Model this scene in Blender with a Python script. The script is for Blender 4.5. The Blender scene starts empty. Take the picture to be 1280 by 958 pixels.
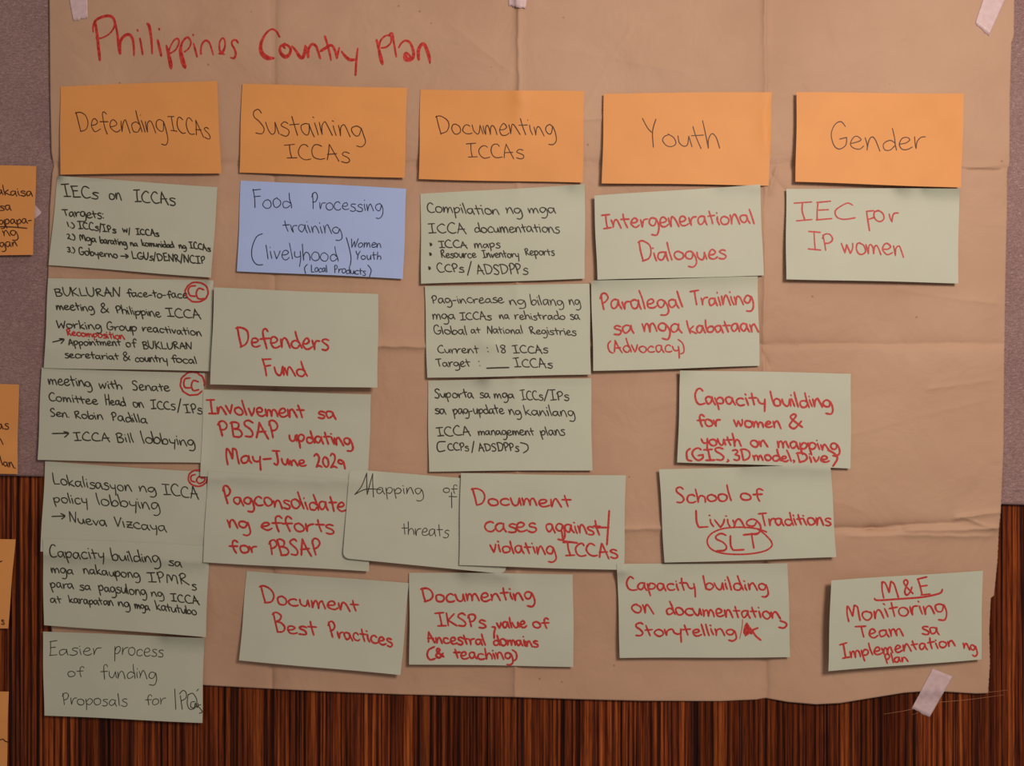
import bpy, math, random
import numpy as np
from mathutils import Vector

# ------------------------------------------------------------------ camera, light, exposure
D = 1200.0            # camera distance from the wall, mm
CZ = 1.4              # height of the picture centre, m
SC = bpy.context.scene
COL = SC.collection
cam = bpy.data.objects.new('camera', bpy.data.cameras.new('camera')); COL.objects.link(cam)
cam.location = (0, -D/1000, CZ); cam.rotation_euler = (math.pi/2, 0, 0)
cam.data.sensor_width = 36; cam.data.lens = 36*D/1280; cam.data.clip_start = 0.02
SC.camera = cam
SC.view_settings.view_transform = 'Standard'; SC.view_settings.look = 'None'
SC.view_settings.gamma = 1; SC.view_settings.use_curve_mapping = False
SC.view_settings.exposure = 0.0
w = bpy.data.worlds.new('room_light'); SC.world = w; w.use_nodes = True
w.node_tree.nodes['Background'].inputs[0].default_value = (1.0, 0.86, 0.76, 1)
w.node_tree.nodes['Background'].inputs[1].default_value = 0.22
def area(name, loc, target, size, power, colr):
    l = bpy.data.lights.new(name, 'AREA'); l.shape = 'DISK'; l.size = size; l.energy = power; l.color = colr
    o = bpy.data.objects.new(name, l); COL.objects.link(o); o.location = loc
    o.rotation_euler = (Vector(target)-Vector(loc)).to_track_quat('-Z', 'Y').to_euler()
    return o
area('overhead_light', (0.72, -1.42, 2.02), (0.1, 0, 1.4), 0.46, 19.6, (1.0, 0.86, 0.72))
area('overhead_light', (0.15, -0.75, 3.0), (0.1, 0, 1.3), 0.3, 2.5, (1.0, 0.86, 0.74))  # weak second light, added overhead to rake across the paper creases

# ------------------------------------------------------------------ helpers
def P(px, py, d):
    k = (D-d)/D/1000.0
    return ((px-640)*k, -d/1000.0, CZ-(py-479)*k)

def new_mat(name):
    m = bpy.data.materials.new(name); m.use_nodes = True
    return m, m.node_tree, m.node_tree.nodes['Principled BSDF']
def nd(t, kind, **kw):
    n = t.nodes.new(kind)
    for k, v in kw.items():
        if k in n.inputs: n.inputs[k].default_value = v
        else: setattr(n, k, v)
    return n
def ramp(t, stops):
    r = t.nodes.new('ShaderNodeValToRGB'); e = r.color_ramp.elements
    while len(e) < len(stops): e.new(0.5)
    for i, (p, c) in enumerate(stops):
        e[i].position = p; e[i].color = (*c, 1)
    return r
def coords(t, scale=(1,1,1), rot=(0,0,0)):
    tc = nd(t, 'ShaderNodeNewGeometry'); mp = nd(t, 'ShaderNodeMapping')
    mp.inputs['Scale'].default_value = scale; mp.inputs['Rotation'].default_value = rot
    t.links.new(tc.outputs['Position'], mp.inputs[0]); return mp.outputs[0]

def paper_mat(name, c, var=0.06, rough=0.6, crumple=0.25, fine=0.15):
    m, t, b = new_mat(name)
    co = coords(t)
    n1 = nd(t, 'ShaderNodeTexNoise', Scale=14.0, Detail=4.0); t.links.new(co, n1.inputs['Vector'])
    r = ramp(t, [(0.3, tuple(x*(1-var) for x in c)), (0.7, tuple(min(1, x*(1+var)) for x in c))])
    t.links.new(n1.outputs[0], r.inputs[0]); t.links.new(r.outputs[0], b.inputs['Base Color'])
    n2 = nd(t, 'ShaderNodeTexNoise', Scale=900.0, Detail=3.0); t.links.new(co, n2.inputs['Vector'])
    n3 = nd(t, 'ShaderNodeTexNoise', Scale=28.0, Detail=5.0, Roughness=0.55); t.links.new(co, n3.inputs['Vector'])
    b1 = nd(t, 'ShaderNodeBump', Strength=fine, Distance=0.0002); t.links.new(n2.outputs[0], b1.inputs['Height'])
    b2 = nd(t, 'ShaderNodeBump', Strength=crumple, Distance=0.004); t.links.new(n3.outputs[0], b2.inputs['Height'])
    t.links.new(b1.outputs[0], b2.inputs['Normal']); t.links.new(b2.outputs[0], b.inputs['Normal'])
    b.inputs['Roughness'].default_value = rough
    b.inputs['Specular IOR Level'].default_value = 0.45
    return m
def ink_mat(name, c1, c2, rough=0.5, scale=600):
    m, t, b = new_mat(name)
    n = nd(t, 'ShaderNodeTexNoise', Scale=float(scale), Detail=2.0); t.links.new(coords(t), n.inputs['Vector'])
    r = ramp(t, [(0.38, c1), (0.62, c2)])
    t.links.new(n.outputs[0], r.inputs[0]); t.links.new(r.outputs[0], b.inputs['Base Color'])
    b.inputs['Roughness'].default_value = rough; b.inputs['Specular IOR Level'].default_value = 0.3
    return m

M = {}
M['green'] = paper_mat('pale_green_card', (0.470, 0.485, 0.400), 0.03, crumple=0.10)
M['orange'] = paper_mat('orange_card', (0.70, 0.295, 0.085), 0.05, crumple=0.14)
M['blue'] = paper_mat('pale_blue_card', (0.365, 0.47, 0.80), 0.03, crumple=0.10)
M['black'] = ink_mat('black_pen_ink', (0.020, 0.018, 0.014), (0.05, 0.045, 0.034))
M['brown'] = ink_mat('dark_brown_pen_ink', (0.04, 0.012, 0.006), (0.09, 0.03, 0.015))
M['navy'] = ink_mat('blue_black_pen_ink', (0.015, 0.018, 0.05), (0.04, 0.05, 0.11))
M['red'] = ink_mat('red_marker_ink', (0.36, 0.022, 0.022), (0.56, 0.048, 0.042))
M['title_red'] = ink_mat('red_marker_ink_on_kraft', (0.36, 0.018, 0.014), (0.56, 0.045, 0.035), scale=260)

# kraft paper
def kraft():
    m, t, b = new_mat('brown_kraft_paper')
    co = coords(t)
    n1 = nd(t, 'ShaderNodeTexNoise', Scale=5.0, Detail=6.0, Roughness=0.6); t.links.new(co, n1.inputs['Vector'])
    r = ramp(t, [(0.3, (0.43, 0.256, 0.172)), (0.52, (0.475, 0.292, 0.200)), (0.72, (0.51, 0.325, 0.222))])
    t.links.new(n1.outputs[0], r.inputs[0])
    sp = nd(t, 'ShaderNodeTexVoronoi', Scale=26.0); t.links.new(co, sp.inputs['Vector'])
    sr = ramp(t, [(0.028, (0.45, 0.4, 0.38)), (0.045, (1, 1, 1))]); t.links.new(sp.outputs['Distance'], sr.inputs[0])
    mx = nd(t, 'ShaderNodeMixRGB', blend_type='MULTIPLY'); mx.inputs[0].default_value = 0.6
    t.links.new(r.outputs[0], mx.inputs[1]); t.links.new(sr.outputs[0], mx.inputs[2])
    t.links.new(mx.outputs[0], b.inputs['Base Color'])
    n2 = nd(t, 'ShaderNodeTexNoise', Scale=700.0, Detail=3.0); t.links.new(co, n2.inputs['Vector'])
    n3 = nd(t, 'ShaderNodeTexNoise', Scale=11.0, Detail=5.0, Roughness=0.5, Distortion=0.6); t.links.new(co, n3.inputs['Vector'])
    b1 = nd(t, 'ShaderNodeBump', Strength=0.15, Distance=0.0002); t.links.new(n2.outputs[0], b1.inputs['Height'])
    b2 = nd(t, 'ShaderNodeBump', Strength=0.42, Distance=0.010); t.links.new(n3.outputs[0], b2.inputs['Height'])
    t.links.new(b1.outputs[0], b2.inputs['Normal']); t.links.new(b2.outputs[0], b.inputs['Normal'])
    b.inputs['Roughness'].default_value = 0.62; b.inputs['Specular IOR Level'].default_value = 0.3
    return m
M['kraft'] = kraft()

def wood():
    m, t, b = new_mat('striped_wood_veneer')
    rot = (0, math.radians(-1.6), 0)
    n1 = nd(t, 'ShaderNodeTexNoise', Scale=1.0, Detail=5.0, Roughness=0.65, Distortion=0.25)
    t.links.new(coords(t, (210, 1, 1.3), rot), n1.inputs['Vector'])
    n2 = nd(t, 'ShaderNodeTexNoise', Scale=1.0, Detail=3.0, Roughness=0.6)
    t.links.new(coords(t, (16, 1, 0.5), rot), n2.inputs['Vector'])
    n3 = nd(t, 'ShaderNodeTexNoise', Scale=1.0, Detail=4.0, Roughness=0.7)
    t.links.new(coords(t, (420, 1, 16), rot), n3.inputs['Vector'])
    r1 = ramp(t, [(0.36, (0.012, 0.003, 0.002)), (0.43, (0.050, 0.010, 0.005)), (0.50, (0.165, 0.033, 0.008)),
                  (0.57, (0.28, 0.066, 0.014)), (0.68, (0.42, 0.125, 0.026))])
    r2 = ramp(t, [(0.38, (0.42, 0.34, 0.32)), (0.62, (1.1, 1.05, 1.0))])
    r3 = ramp(t, [(0.38, (0.35, 0.3, 0.28)), (0.56, (1.1, 1.1, 1.1))])
    for a, r in ((n1, r1), (n2, r2), (n3, r3)): t.links.new(a.outputs[0], r.inputs[0])
    m1 = nd(t, 'ShaderNodeMixRGB', blend_type='MULTIPLY'); m1.inputs[0].default_value = 1
    m2 = nd(t, 'ShaderNodeMixRGB', blend_type='MULTIPLY'); m2.inputs[0].default_value = 0.8
    t.links.new(r1.outputs[0], m1.inputs[1]); t.links.new(r2.outputs[0], m1.inputs[2])
    t.links.new(m1.outputs[0], m2.inputs[1]); t.links.new(r3.outputs[0], m2.inputs[2])
    t.links.new(m2.outputs[0], b.inputs['Base Color'])
    bp = nd(t, 'ShaderNodeBump', Strength=0.2, Distance=0.0004); t.links.new(n1.outputs[0], bp.inputs['Height'])
    t.links.new(bp.outputs[0], b.inputs['Normal'])
    b.inputs['Roughness'].default_value = 0.34; b.inputs['Specular IOR Level'].default_value = 0.14
    return m
M['wood'] = wood()

def felt():
    m, t, b = new_mat('mauve_grey_felt')
    co = coords(t); cs = coords(t, (1, 1, 2.6), (0, math.radians(-14), 0))
    n1 = nd(t, 'ShaderNodeTexNoise', Scale=320.0, Detail=4.0, Roughness=0.75, Distortion=1.2); t.links.new(cs, n1.inputs['Vector'])
    n2 = nd(t, 'ShaderNodeTexNoise', Scale=9.0, Detail=3.0); t.links.new(co, n2.inputs['Vector'])
    r = ramp(t, [(0.36, (0.19, 0.115, 0.115)), (0.52, (0.29, 0.178, 0.175)), (0.66, (0.44, 0.30, 0.29))])
    t.links.new(n1.outputs[0], r.inputs[0])
    r2 = ramp(t, [(0.35, (0.93, 0.9, 0.92)), (0.65, (1.04, 1.05, 1.05))]); t.links.new(n2.outputs[0], r2.inputs[0])
    mx = nd(t, 'ShaderNodeMixRGB', blend_type='MULTIPLY'); mx.inputs[0].default_value = 1
    t.links.new(r.outputs[0], mx.inputs[1]); t.links.new(r2.outputs[0], mx.inputs[2])
    t.links.new(mx.outputs[0], b.inputs['Base Color'])
    bp = nd(t, 'ShaderNodeBump', Strength=0.6, Distance=0.0012); t.links.new(n1.outputs[0], bp.inputs['Height'])
    t.links.new(bp.outputs[0], b.inputs['Normal'])
    b.inputs['Roughness'].default_value = 1.0; b.inputs['Specular IOR Level'].default_value = 0.05
    b.inputs['Sheen Weight'].default_value = 0.25
    return m
M['felt'] = felt()

def tape_mat():
    m, t, b = new_mat('translucent_masking_tape')
    n = nd(t, 'ShaderNodeTexNoise', Scale=160.0, Detail=3.0); t.links.new(coords(t), n.inputs['Vector'])
    r = ramp(t, [(0.3, (0.66, 0.47, 0.50)), (0.7, (0.74, 0.56, 0.60))])
    t.links.new(n.outputs[0], r.inputs[0]); t.links.new(r.outputs[0], b.inputs['Base Color'])
    b.inputs['Roughness'].default_value = 0.42
    b.inputs['Alpha'].default_value = 0.80
    return m
M['tape'] = tape_mat()
M['scratch'] = ink_mat('pale_scratch', (0.30, 0.12, 0.05), (0.42, 0.18, 0.08))

def link_mesh(name, verts, faces, m, origin=(0,0,0), parent=None, smooth=True):
    me = bpy.data.meshes.new(name)
    ox, oy, oz = origin
    me.from_pydata([(x-ox, y-oy, z-oz) for x, y, z in verts], [], faces)
    me.update()
    if smooth: me.polygons.foreach_set('use_smooth', [True]*len(me.polygons))
    me.materials.append(m)
    o = bpy.data.objects.new(name, me); COL.objects.link(o)
    if parent: o.parent = parent
    else: o.location = origin
    return o
def tag(o, label, cat, group=None):
    o['label'] = label; o['category'] = cat
    if group: o['group'] = group
    return o

def smooth_noise(x, y, s, seed):
    rs = np.random.RandomState(seed); v = np.zeros_like(x, dtype=float)
    for k in range(6):
        a = rs.uniform(0, 2*math.pi); f = rs.uniform(0.6, 1.5)*2*math.pi/s; ph = rs.uniform(0, 6.28)
        v += np.sin((x*math.cos(a)+y*math.sin(a))*f+ph)
    return v/3.0
def sstep(t): t = np.clip(t, 0, 1); return t*t*(3-2*t)

# height map of everything fixed to the wall, 1 cell = 1 mm, origin at HX, HY
HX, HY, HW, HH = -260, -120, 1620, 1160
H = np.zeros((HH, HW))
gx, gy = np.meshgrid(np.arange(HW)+HX, np.arange(HH)+HY)
def board_bottom(x): return 594 + (x)*(37.0/1280)
BOARD = 8.0
H[gy < board_bottom(gx)] = BOARD
def sampleH(px, py, r=2):
    ix = np.clip(np.round(px).astype(int)-HX, r, HW-1-r); iy = np.clip(np.round(py).astype(int)-HY, r, HH-1-r)
    out = H[iy, ix].copy()
    for dx in (-r, 0, r):
        for dy in (-r, 0, r): out = np.maximum(out, H[iy+dy, ix+dx])
    return out

# ------------------------------------------------------------------ the setting
def slab(name, pts, d0, d1, m, bevel=0.0):
    v = [P(x, y, 0) for x, y in pts]
    n = len(pts)
    verts = [(a[0], -d0/1000, a[2]) for a in v]+[(a[0], -d1/1000, a[2]) for a in v]
    faces = [tuple(range(n))[::-1], tuple(range(n, 2*n))]+[(i, (i+1) % n, n+(i+1) % n, n+i) for i in range(n)]
    cx = sum(a[0] for a in v)/n; cz = min(a[2] for a in v)
    o = link_mesh(name, verts, faces, m, (cx, -d0/1000, cz), smooth=False)
    if bevel:
        bv = o.modifiers.new('bevel', 'BEVEL'); bv.width = bevel; bv.segments = 4; bv.limit_method = 'ANGLE'
    return o
wall = slab('wall_back', [(-900, -1200), (2200, -1200), (2200, 1879), (-900, 1879)], -30, 0, M['wood'])
wall['kind'] = 'structure'; wall['label'] = 'wall of dark red brown striped wood veneer'
board = slab('pin_board', [(-700, -800), (1900, -800), (1900, board_bottom(1900)+.0), (-700, board_bottom(-700))], 0.05, BOARD, M['felt'], 0.0035)
tag(board, 'mauve grey felt pin board on the wall behind the brown paper', 'pin board')
# stitched hem along the lower edge of the felt
hv, hf = [], []
for i, x in enumerate(range(-600, 1900, 10)):
    yb = board_bottom(x)-19+1.0*math.sin(x*.05)
    for dy, d in ((-2.2, BOARD+.02), (-.6, BOARD+.6), (.6, BOARD+.6), (2.2, BOARD+.02)): hv.append(P(x, yb+dy, d))
    if i:
        for k in range(3): a = (i-1)*4+k; hf.append((a, a+1, a+5, a+4))
ob = board.location
link_mesh('hem', hv, hf, M['felt'], tuple(ob), parent=board)

# ------------------------------------------------------------------ brown paper
LE = [(-30, 61.5), (0, 61.5), (60, 62), (120, 62.5), (190, 64), (208, 67), (216, 65), (260, 62), (340, 60), (460, 57.5), (580, 60), (790, 64.5), (870, 66)]
RE = [(-30, 1269), (0, 1268), (45, 1267.5), (53, 1264.5), (120, 1262.5), (205, 1262), (214, 1259), (260, 1259), (345, 1257), (440, 1255.5),
      (560, 1254.5), (640, 1251), (664, 1248.5), (700, 1247), (745, 1242.5), (748, 1238.5), (790, 1236.5), (830, 1237.5), (870, 1235)]
BE = [(60, 846), (160, 852), (255, 857), (320, 860.5), (400, 864.5), (500, 868.5), (600, 871), (645, 872), (720, 874.5), (800, 876.5), (900, 877), (945, 875), (957, 873),
      (985, 878), (1020, 881), (1050, 879.5), (1090, 873), (1130, 866.5), (1165, 864), (1195, 866), (1220, 867.5), (1238, 867)]
def interp(tab, x): a = np.array(tab, float); return np.interp(x, a[:, 0], a[:, 1])
CREASES = [  # x0,y0,x1,y1, amplitude mm, width px
    (60, 207, 640, 206, -2.4, 6, .5), (600, 206, 1000, 208, -2.2, 6, .5), (980, 207, 1262, 212, -1.8, 5, .4),
    (55, 436, 470, 434, 1.6, 9, -.5), (440, 434, 620, 433, 2.6, 8, -.6), (600, 433, 900, 432, 1.8, 9, -.5), (880, 432, 1256, 431, -1.7, 8, .9),
    (60, 672, 420, 668, 1.6, 9), (560, 664, 860, 661, 2.4, 8, -.6), (840, 661, 1130, 661, -2.2, 6, .3), (1080, 661, 1215, 651, -2.0, 4), (1120, 664, 1250, 661, 1.5, 4),
    (1195, 649, 1250, 640, 2.0, 4), (1208, 650, 1246, 662, 1.6, 3), (1060, 670, 1240, 670, 1.0, 4), (1180, 206, 1258, 213, 1.6, 4), (1200, 213, 1250, 207, 1.2, 3),
    (343, -30, 343, 110, -1.7, 6, -.7), (343, 110, 342, 700, -1.2, 8), (342, 700, 340, 865, -1.4, 7, -.4),
    (648, -30, 648, 120, 2.0, 3.2, -.9), (648, 120, 646, 720, 1.2, 8), (646, 720, 645, 875, 1.8, 6, .5),
    (957, -30, 957, 210, 1.9, 4, .8), (957, 210, 955, 440, 1.4, 6), (955, 440, 956, 700, 1.4, 6, .4), (956, 700, 957, 878, -2.1, 7, -.6),
    (972, 208, 962, 240, 1.4, 4), (960, 212, 990, 250, -1.2, 6), (720, 150, 760, 146, .8, 4), (1160, 486, 1240, 476, .6, 5), (1120, 362, 1245, 380, .5, 7),
    (954, 440, 960, 456, -1.3, 3), (690, 60, 860, 90, .45, 14), (700, 190, 790, 30, .45, 16), (1010, 110, 1180, 20, .5, 18), (1060, 20, 1240, 90, .45, 14),
    (560, 30, 640, 90, .4, 12), (400, 80, 520, 20, .4, 14), (140, 80, 300, 20, .35, 16), (1000, 560, 1230, 500, .35, 16), (970, 600, 1080, 640, .4, 14)]
def paperH(x, y):
    base = 11.0 - 7.0*sstep((y-625)/190.0)
    h = base + 0.75*smooth_noise(x, y, 260, 3) + 0.28*smooth_noise(x, y, 90, 5)
    for x0, y0, x1, y1, A, wd, *stp in CREASES:
        L = math.hypot(x1-x0, y1-y0); ux, uy = (x1-x0)/L, (y1-y0)/L
        t = (x-x0)*ux+(y-y0)*uy; sd = -(x-x0)*uy+(y-y0)*ux + 0.7*np.sin(t*.045+x0)+.35*np.sin(t*.21); dd = np.abs(sd)
        e = sstep(t/14+.6)*sstep((L-t)/14+.6)
        am = 0.8+0.25*np.sin(t*.03+y0)
        if stp: h = h + stp[0]*e*np.tanh(sd/1.3)*np.exp(-dd/22)
        h = h + A*e*am*(1.4*np.exp(-dd/wd) + 0.9*np.exp(-dd/2.2))
    # the loose lower edge waves
    h = h + sstep((y-790)/90.0)*(1.6*np.sin(x*.018+1.0)*sstep((1150-x)/120)+.6)
    lim = np.where(y < board_bottom(x)+4, BOARD+0.6, 0.7)
    return np.maximum(h, lim)
NU, NV = 760, 560
U, V = np.meshgrid(np.linspace(0, 1, NU), np.linspace(0, 1, NV))
yy = -30 + 900*V
for _ in range(3):
    xx = interp(LE, yy) + (interp(RE, yy)-interp(LE, yy))*U
    yy = -30 + (interp(BE, xx)+30)*V
rag = 0.22*np.sin(yy*.9)*np.sin(yy*.23+1)+.15*np.sin(yy*1.1)
xx = xx + rag*np.where(U > .995, 1, 0)
dd = paperH(xx, yy)
k = (D-dd)/D/1000
VX = np.stack([(xx-640)*k, -dd/1000, CZ-(yy-479)*k], -1).reshape(-1, 3)
idx = np.arange(NU*NV).reshape(NV, NU)
F = np.stack([idx[:-1, :-1], idx[1:, :-1], idx[1:, 1:], idx[:-1, 1:]], -1).reshape(-1, 4)
org = (0.02, -0.004, CZ-(870-479)/1000)
sheet = link_mesh('kraft_paper_sheet', VX.tolist(), F.tolist(), M['kraft'], org)
tag(sheet, 'large creased brown kraft paper sheet with a red handwritten title', 'paper sheet')
so = sheet.modifiers.new('thickness', 'SOLIDIFY'); so.thickness = 0.00022; so.offset = -1
inside = (gx > interp(LE, gy)) & (gx < interp(RE, gy)) & (gy > -30) & (gy < interp(BE, gx))
H[inside] = paperH(gx[inside].astype(float), gy[inside].astype(float))

# ------------------------------------------------------------------ handwriting
G = {
'a': (.86, ".6,.9 .36,.98 .1,.78 .04,.4 .18,.06 .38,.1 .58,.45 .66,.95 .66,.95 .68,.4 .82,-.06"),
'b': (.82, ".02,1.85 .06,.9 .12,.05 .12,.05 .2,.6 .42,.92 .68,.82 .78,.45 .62,.08 .35,-.02 .12,.14"),
'c': (.76, ".7,.82 .5,1 .2,.85 .05,.45 .2,.06 .5,0 .74,.16"),
'd': (.86, ".74,.62 .48,.86 .18,.76 .05,.4 .2,.03 .5,.04 .74,.36;.58,1.85 .68,1.1 .78,.5 .86,0"),
'e': (.8, ".08,.46 .42,.5 .66,.74 .48,1.02 .2,.86 .06,.4 .22,.04 .52,0 .8,.2"),
'f': (.72, ".78,1.5 .6,1.75 .4,1.6 .34,1.1 .38,.4 .46,-.12;.04,.86 .76,.92"),
'g': (.86, ".7,.8 .44,1 .14,.84 .05,.44 .24,.1 .52,.2 .72,.82 .72,.82 .84,.2 .82,-.5 .54,-.92 .16,-.86"),
'h': (.78, ".02,1.85 .08,.9 .13,0 .13,0 .18,.6 .4,.95 .62,.78 .7,.4 .73,0"),
'i': (.28, ".08,.95 .12,.5 .2,0;.05,1.42 .09,1.36"),
'j': (.4, ".2,.95 .26,0 .2,-.6 -.1,-.8;.2,1.42 .24,1.36"),
'k': (.76, ".02,1.8 .08,.9 .13,0;.62,.98 .14,.42 .14,.42 .74,-.04"),
'l': (.28, ".0,1.85 .08,1 .2,0"),
'm': (1.16, ".04,.95 .08,.4 .1,0 .1,0 .2,.68 .38,.95 .5,.66 .54,0 .54,0 .64,.68 .84,.95 .98,.62 1.06,0"),
'n': (.82, ".04,.92 .08,.4 .1,0 .1,0 .2,.66 .4,1.0 .56,.78 .78,-.06"),
'o': (.82, ".46,1 .16,.86 .05,.45 .2,.05 .5,0 .75,.3 .72,.76 .42,1"),
'p': (.78, ".02,.95 .1,0 .16,-.85;.08,.42 .22,.86 .48,1 .7,.72 .6,.26 .36,.06 .12,.16"),
'q': (.8, ".7,.8 .44,1 .14,.84 .05,.44 .24,.1 .52,.2 .72,.82 .72,.82 .76,0 .8,-.8"),
'r': (.66, ".04,.95 .1,.4 .14,0 .14,0 .2,.56 .38,.9 .68,.95"),
's': (.66, ".66,.9 .4,1.0 .16,.86 .2,.66 .56,.4 .6,.08 .36,-.1 .02,.0"),
't': (.66, ".22,1.55 .28,.8 .4,.0;.0,.92 .68,.98"),
'u': (.82, ".04,.95 .12,.3 .34,.0 .56,.2 .68,.92 .68,.92 .78,.02"),
'v': (.68, ".04,.95 .3,0 .3,0 .5,.5 .62,1"),
'w': (1.06, ".04,.95 .26,0 .26,0 .52,.8 .52,.8 .72,.02 .72,.02 .9,.5 1,1.05"),
'x': (.7, ".05,.95 .65,0;.62,.95 .05,0"),
'y': (.76, ".04,.95 .14,.42 .38,.28 .6,.4;.66,.98 .64,.2 .56,-.85"),
'z': (.72, ".06,.92 .64,.96 .64,.96 .1,.02 .1,.02 .7,.0;.1,.5 .62,.5"),
'A': (.9, ".36,1.6 .2,.8 .04,0;.36,1.6 .6,.7 .84,-.1;.1,.58 .78,.66"),
'B': (.84, ".08,1.55 .16,.0;.0,1.42 .3,1.62 .62,1.4 .5,1.0 .16,.86 .16,.86 .6,.78 .78,.4 .56,.04 .12,.0"),
'C': (.9, ".8,1.36 .6,1.6 .32,1.46 .07,.9 .14,.28 .46,0 .88,.12"),
'D': (1.0, ".1,1.58 .14,.8 .2,0;.0,1.5 .4,1.6 .84,1.3 .94,.76 .66,.2 .16,.0"),
'E': (.8, ".12,1.6 .14,.8 .14,0;.08,1.58 .7,1.66;.14,.86 .62,.92;.1,0 .76,.08"),
'F': (.8, ".1,1.6 .16,.8 .2,-.05;.06,1.56 .8,1.62;.14,.9 .7,.98"),
'G': (.96, ".8,1.4 .58,1.65 .28,1.46 .06,.9 .14,.26 .48,-.02 .84,.24 .92,.72 .92,.72 .5,.6"),
'H': (.86, ".08,1.6 .12,0;.7,1.6 .76,0;.1,.8 .74,.86"),
'I': (.78, ".0,1.54 .72,1.64;.36,1.6 .36,.8 .4,.02;.04,-.02 .76,.06"),
'J': (.8, ".0,1.6 .78,1.6;.4,1.6 .46,.5 .3,.02 .04,.16"),
'K': (.86, ".06,1.6 .12,0;.7,1.5 .14,.7 .14,.7 .82,.0"),
'L': (.78, ".04,1.6 .06,.6 .12,.02 .12,.02 .76,.04"),
'M': (1.14, ".1,0 .08,.8 .16,1.5 .16,1.5 .34,1.3 .52,.5 .52,.5 .72,1.5 .72,1.5 .92,1.3 1.0,.6 1.04,0"),
'N': (.94, ".08,0 .1,1.6 .1,1.6 .74,0 .74,0 .86,1.66"),
'O': (1.0, ".5,1.6 .18,1.4 .05,.8 .2,.15 .52,0 .86,.35 .92,.95 .7,1.5 .46,1.6"),
'P': (.76, ".1,1.5 .16,.8 .22,0;.02,1.16 .22,1.58 .52,1.6 .68,1.2 .46,.78 .14,.66"),
'R': (.86, ".1,1.5 .16,.8 .2,0;.02,1.3 .26,1.6 .56,1.56 .62,1.2 .4,.9 .16,.8 .16,.8 .5,.4 .84,.0"),
'S': (.8, ".74,1.4 .5,1.64 .2,1.46 .16,1.14 .5,.76 .68,.36 .46,.0 .04,.06"),
'T': (.9, ".0,1.56 .88,1.64;.44,1.6 .46,.8 .54,0"),
'U': (.86, ".04,1.6 .08,.5 .34,0 .62,.16 .78,.8 .82,1.6"),
'V': (.84, ".04,1.6 .4,0 .4,0 .8,1.6"),
'W': (1.2, ".04,1.6 .3,0 .3,0 .6,1.1 .6,1.1 .84,0 .84,0 1.16,1.6"),
'Y': (.86, ".04,1.6 .2,1.1 .42,.84;.82,1.62 .5,.9 .4,0"),
'0': (.7, ".36,1.1 .1,.8 .1,.3 .36,0 .62,.3 .6,.85 .36,1.1"),
'1': (.3, ".08,1.5 .2,0"),
'2': (.74, ".06,1.3 .3,1.55 .56,1.3 .46,.8 .06,.08 .06,.08 .4,.16 .7,.04"),
'3': (.74, ".06,1.4 .4,1.55 .6,1.25 .24,.85 .24,.85 .6,.66 .56,.16 .28,0 .02,.16"),
'8': (.7, ".56,1.3 .3,1.5 .12,1.15 .5,.6 .5,.15 .26,0 .1,.3 .5,1.0 .56,1.3"),
'9': (.74, ".66,.7 .3,.9 .1,.62 .4,.46 .66,.72 .66,.72 .72,-.1"),
'.': (.26, ".08,.08 .14,.02"), ',': (.3, ".12,.1 .2,-.05 .06,-.3"),
':': (.3, ".1,1.0 .15,.94;.14,.12 .18,.06"),
'-': (.6, ".04,.5 .54,.54"), "'": (.2, ".14,1.7 .04,1.4"), '/': (.5, ".44,1.8 .0,-.4"),
'(': (.46, ".44,1.7 .12,1.3 .04,.7 .14,.1 .42,-.12"), ')': (.46, ".02,1.7 .34,1.3 .42,.7 .3,.1 .0,-.14"),
'&': (.95, ".86,.1 .3,.9 .2,1.3 .42,1.55 .56,1.3 .3,.8 .06,.3 .26,0 .6,.3 .86,.8"),
'>': (1.2, ".0,.45 1.1,.5;.76,.85 1.12,.5 1.12,.5 .8,.15"),
'*': (.4, ".14,.62 .22,.5 .14,.46 .2,.6"),
'_': (1.0, ".0,0 1,.0"), ' ': (.5, ""),
}
def parse(s): return [[tuple(map(float, p.split(','))) for p in st.split()] for st in s.split(';') if st.strip()]
GP = {c: (wd, parse(s)) for c, (wd, s) in G.items()}
def catmull(pts, step=0.9):
    """pts: (x,y,w) list; duplicate points mark corners"""
    segs, cur = [], [pts[0]]
    for p in pts[1:]:
        if abs(p[0]-cur[-1][0]) < 1e-6 and abs(p[1]-cur[-1][1]) < 1e-6:
            if len(cur) > 1: segs.append(cur)
            cur = [p]
        else: cur.append(p)
    if len(cur) > 1: segs.append(cur)
    out = []
    for s in segs:
        o = []
        for i in range(len(s)-1):
            p0 = s[max(i-1, 0)]; p1 = s[i]; p2 = s[i+1]; p3 = s[min(i+2, len(s)-1)]
            n = max(2, int(math.hypot(p2[0]-p1[0], p2[1]-p1[1])/step))
            for j in range(n):
                t = j/n
                o.append(tuple(0.5*((2*p1[q])+(-p0[q]+p2[q])*t+(2*p0[q]-5*p1[q]+4*p2[q]-p3[q])*t*t+(-p0[q]+3*p1[q]-3*p2[q]+p3[q])*t**3) for q in range(3)))
        o.append(s[-1]); out.append(o)
    return out

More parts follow.
